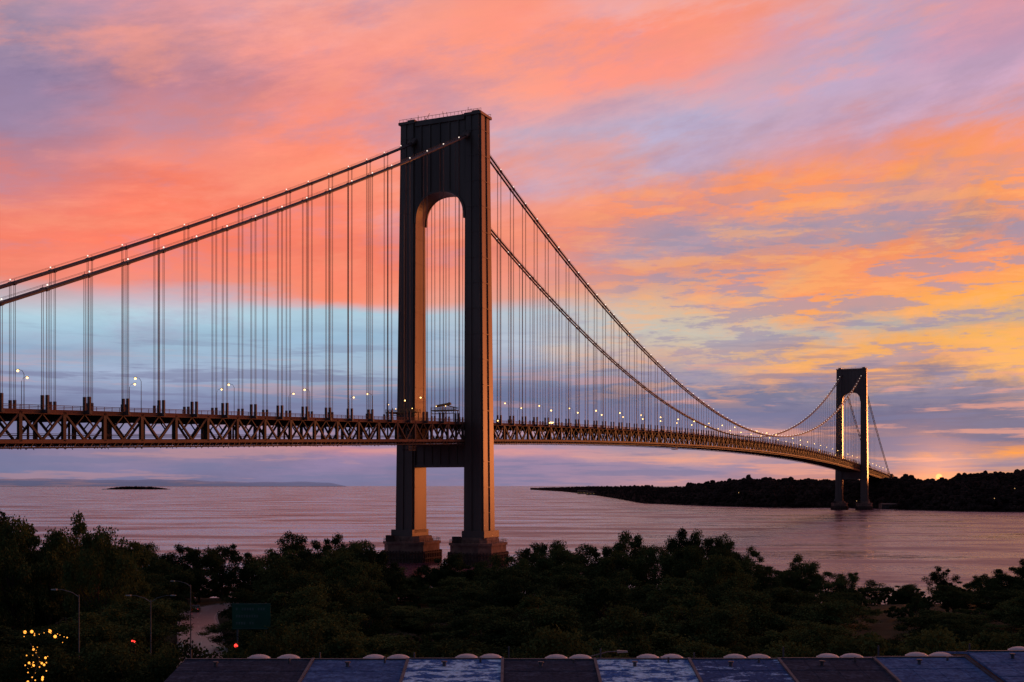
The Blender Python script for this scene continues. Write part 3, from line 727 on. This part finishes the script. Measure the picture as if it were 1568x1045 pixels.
for i,(a,b,rm,dz_) in enumerate(units):
    x0,x1=wx(a)+0.06,wx(b)-0.06; zr=ZR+dz_; g=gz(0,55)
    e=empty('row_house' if i==0 else 'row_house.%03d'%i)
    mb=MB(); sl_=1.25; y0=YR-8.5
    mb.box(x0,x1,y0,YR+4,g-1,zr-sl_-0.35,0)
    mb.prism([(x0+.01,y0,zr-sl_-.35),(x0+.01,YR+4,zr-sl_-.35),(x0+.01,YR+4,zr-0.75),(x0+.01,YR,zr-0.16),(x0+.01,y0,zr-sl_-.2)],[(x1-.01,y0,zr-sl_-.35),(x1-.01,YR+4,zr-sl_-.35),(x1-.01,YR+4,zr-0.75),(x1-.01,YR,zr-0.16),(x1-.01,y0,zr-sl_-.2)])
    mb.build('walls',[M_BRICK],e)
    mr_=MB()
    mr_.hexa([(x0,y0-.3,zr-sl_-.12),(x1,y0-.3,zr-sl_-.12),(x1,YR,zr-.12),(x0,YR,zr-.12),(x0,y0-.3,zr-sl_),(x1,y0-.3,zr-sl_),(x1,YR,zr),(x0,YR,zr)])
    mr_.hexa([(x0,YR,zr-.12),(x1,YR,zr-.12),(x1,YR+4.3,zr-.75),(x0,YR+4.3,zr-.75),(x0,YR,zr-.0),(x1,YR,zr-.0),(x1,YR+4.3,zr-.62),(x0,YR+4.3,zr-.62)])
    k=x0+1.2
    while k<x1-.3:
        mr_.hexa([(k,y0-.3,zr-sl_+.003),(k+.03,y0-.3,zr-sl_+.003),(k+.03,YR,zr+.003),(k,YR,zr+.003),(k,y0-.3,zr-sl_+.012),(k+.03,y0-.3,zr-sl_+.012),(k+.03,YR,zr+.012),(k,YR,zr+.012)]); k+=1.25
    for yq in (YR-2.0,YR-4.2):
        zq=zr-sl_*(YR-yq)/8.8
        mr_.hexa([(x0,yq,zq+.002),(x1-.05,yq,zq+.002),(x1-.05,yq+.05,zq+.01),(x0,yq+.05,zq+.01),(x0,yq,zq+.02),(x1-.05,yq,zq+.02),(x1-.05,yq+.05,zq+.025),(x0,yq+.05,zq+.025)])
    mr_.build('roof',[rm],e)
    mt=MB()
    mt.hexa([(x1-.02,y0-.3,zr-sl_-.2),(x1+.12,y0-.3,zr-sl_-.2),(x1+.12,YR,zr-.2),(x1-.02,YR,zr-.2),(x1-.02,y0-.3,zr-sl_+.12),(x1+.12,y0-.3,zr-sl_+.12),(x1+.12,YR,zr+.10),(x1-.02,YR,zr+.10)])
    mt.beam((x0,YR,zr+.02),(x1-.03,YR,zr+.02),.16,.07)
    mt.tube([(x0+.25,YR+.2,zr),(x0+.25,YR+.2,zr+random.uniform(.3,.7))],.045,6)
    mt.tube([(x1-1.1,YR-.6,zr-.2),(x1-1.1,YR-.6,zr+random.uniform(.1,.25))],.06,6)
    mt.tube([(x0+1.9,YR-1.2,zr-.3),(x0+1.9,YR-1.2,zr+.02)],.09,8); mt.tube([(x0+1.9,YR-1.2,zr+.02),(x0+1.9,YR-1.2,zr+.08)],.15,8)
    mt.build('flashing',[M_TRIM],e)
    mw=MB(); k=x0+0.8
    while k<x1-1.2:
        for zz in (g+2,g+5.5,g+9): mw.box(k,k+1.0,y0-.03,y0+.02,zz,zz+1.6)
        k+=2.0
    mw.build('windows',[M_WIN],e)
    md_=MB()
    cxs=(x1-1.9,x1-0.6) if i not in (0,) else (x0+3.5,x0+5.1)
    for cx in cxs:
        md_.tube([(cx,YR+1.6,zr-.6),(cx,YR+1.6,zr-.16)],.5,14); md_.ball((cx,YR+1.6,zr-0.18),.58,0,20,8,0.36)
        md_.tube([(cx,YR+1.6,zr-.19),(cx,YR+1.6,zr-.14)],.62,16)
    md_.build('roof_vents',[M_DOME],e,smooth=False)

# ---------------------------------------------------------------- far shore
M_FAR=mat_noise('far_woods',(0.024,0.016,0.015),(0.065,0.044,0.036),0.03,1.0,spec=0.0)
shore=[(812,750.3),(860,753),(900,757),(950,765),(985,771.5),(1050,774),(1100,776),(1180,778),(1280,778.4),(1340,779.5),(1400,782),(1480,784),(1568,785),(1750,787),(2100,789)]
tops=[(812,747.5),(860,746.4),(900,745.5),(985,745),(1050,744),(1090,740),(1120,735.5),(1150,733.5),(1200,734),(1270,735),(1330,734),(1400,732.5),(1425,736.5),(1450,736.5),(1464,728),(1500,726),(1568,724),(1750,719),(2100,715)]
def interp(L_,p):
    if p<=L_[0][0]: return L_[0][1]
    for (a,ya),(b,yb) in zip(L_[:-1],L_[1:]):
        if p<=b: return ya+(yb-ya)*(p-a)/(b-a)
    return L_[-1][1]
def farpt(p,f):
    ys=interp(shore,p); d=F*EYE/(ys-HY); bx=(p-784)/F
    K=1+f*0.22
    dtop=d*1.12; ztop=EYE+(HY-interp(tops,p))/F*dtop-6*(1 if p>1000 else 0.5)
    if f<=0.08: z=2.5*f/0.08
    elif f<=0.55: z=2.5+(max(ztop,2)-2.5)*((f-.08)/.47)**0.6
    else: z=max(ztop,2)*(1-(f-.55)*0.3)
    return (bx*d*K,d*K,z)
mb=MB(); ps=[812+ (2100-812)*k/160 for k in range(161)]; fs_=[-0.02,0,.08,.2,.35,.55,1.0,3.0]
vs=[]
for p in ps:
    for f in fs_:
        q=farpt(p,max(f,0))
        if f<0: q=(q[0]*.995,q[1]*.995,-2)
        vs.append(q)
n=len(fs_); mb.add(vs,[(i*n+j,(i+1)*n+j,(i+1)*n+j+1,i*n+j+1) for i in range(160) for j in range(n-1)])
mb.build('far_shore_hills',[M_FAR],smooth=True)
def lump(mb,c,r,rng,zs=1.0):
    n,m=6,4; vs=[(c[0],c[1],c[2]+r*zs)]; fs=[]
    for i in range(1,m):
        t_=math.pi*i/m
        for k in range(n):
            p_=2*math.pi*k/n+i*.4; rr=r*rng.uniform(.7,1.25)
            vs.append((c[0]+rr*math.sin(t_)*math.cos(p_),c[1]+rr*math.sin(t_)*math.sin(p_),c[2]+rr*zs*math.cos(t_)))
    vs.append((c[0],c[1],c[2]-r*zs))
    for k in range(n): fs.append((0,1+k,1+(k+1)%n))
    for i in range(m-2):
        for k in range(n):
            a=1+i*n+k; b=1+i*n+(k+1)%n; fs.append((a,a+n,b+n,b))
    L_=len(vs)-1; o=1+(m-2)*n
    for k in range(n): fs.append((L_,o+(k+1)%n,o+k))
    mb.add(vs,fs)
rng=random.Random(11); mb=MB()
for k in range(11000):
    p=rng.uniform(825,1760); f=rng.choice((rng.uniform(.04,.5),rng.uniform(.42,.6)))
    q=farpt(p,f)
    sc=1.0 if p>1050 else 0.7
    r=rng.uniform(1.6,4.2)*sc*(1 if rng.random()<.93 else 1.5)
    cl=3.0*max(0,math.sin(p*0.21)+math.sin(p*.083+1))*(1 if p>1050 else .3)
    lump(mb,(q[0],q[1],q[2]+r*rng.uniform(.2,1.0)+rng.uniform(0,cl)),r,rng,rng.uniform(.8,1.2))
mb.build('distant_treeline',[M_FAR])
M_FB=mat_noise('far_building_wall',(0.10,0.07,0.06),(0.15,0.11,0.09),0.3,0.9)
mb=MB(); ml_=MB()
for p,f,wd,h in ((897,.03,70,12),(908,.04,50,9),(1360,.05,24,6)):
    q=farpt(p,f); mb.box(q[0]-wd/2,q[0]+wd/2,q[1]-8,q[1]+8,q[2]-3,q[2]+h)
    mb.prism([(q[0]-wd/2,q[1]-9,q[2]+h),(q[0]-wd/2,q[1]+9,q[2]+h),(q[0]-wd/2,q[1],q[2]+h+1.5)],[(q[0]+wd/2,q[1]-9,q[2]+h),(q[0]+wd/2,q[1]+9,q[2]+h),(q[0]+wd/2,q[1],q[2]+h+1.5)])
    if p<1000:
        for j in range(int(wd/12)): ml_.box(q[0]-wd/2+3+j*12,q[0]-wd/2+4.5+j*12,q[1]-8.2,q[1]-8.05,q[2]+3,q[2]+5)
for p,f in ((1130,.15),(1310,.08),(1520,.1),(1551,.2)):
    q=farpt(p,f); ml_.ball((q[0],q[1]-6,q[2]+9),0.55)
e=empty('shore_buildings'); mb.build('walls',[M_FB],e)
M_WL=mat_emit('window_glow',(1,.55,.22),1.0); ml_.build('lit_windows',[M_WL],e)

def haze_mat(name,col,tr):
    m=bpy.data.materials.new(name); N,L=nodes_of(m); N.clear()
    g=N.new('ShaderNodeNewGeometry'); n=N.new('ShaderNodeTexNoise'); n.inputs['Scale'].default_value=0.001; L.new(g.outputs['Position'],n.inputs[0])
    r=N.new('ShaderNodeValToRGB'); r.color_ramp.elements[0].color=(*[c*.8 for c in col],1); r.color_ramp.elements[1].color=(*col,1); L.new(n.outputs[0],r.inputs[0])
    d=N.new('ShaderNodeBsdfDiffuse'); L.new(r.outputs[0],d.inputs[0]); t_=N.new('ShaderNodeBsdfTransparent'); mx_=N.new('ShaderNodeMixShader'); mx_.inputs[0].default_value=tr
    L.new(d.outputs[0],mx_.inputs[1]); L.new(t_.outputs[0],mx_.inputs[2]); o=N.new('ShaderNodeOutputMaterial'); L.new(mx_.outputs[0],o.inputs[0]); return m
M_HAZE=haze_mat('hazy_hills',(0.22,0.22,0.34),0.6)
mb=MB(); rng=random.Random(4); d=24000
prev=None
for k in range(121):
    p=-300+830*k/120; hh=EYE+(9.5-6.5*max(0,(p-150)/380 if p>150 else 0)+1.0*math.sin(p*.03)+.5*math.sin(p*.11+1))/F*d
    if p>505: hh=max(2,hh*(1-(p-505)/30))
    cur_=[((p-784)/F*d,d,-5),((p-784)/F*d,d,hh*.7),((p-784)/F*(d+1500),d+1500,hh)]
    if prev: mb.add(prev+cur_,[(0,3,4,1),(1,4,5,2)])
    prev=cur_
mb.build('horizon_hills',[M_HAZE])
mb=MB(); d=9500
for k in range(600):
    t_=rng.uniform(-1,1); x=(209-784)/F*d+t_*250; yy=d+rng.uniform(-40,40)
    r=rng.uniform(5,9)*(1-0.6*abs(t_)**3); lump(mb,(x,yy,r*.9+rng.uniform(0,13)*(1-abs(t_)**2)),r,rng)
x=(209-784)/F*d
mb.prism([(x-280,d-50,-1),(x+280,d-50,-1),(x+270,d+50,-1),(x-270,d+50,-1)],[(x-265,d-45,4),(x+265,d-45,4),(x+260,d+45,4),(x-260,d+45,4)])
mb.build('wooded_island',[M_FAR])
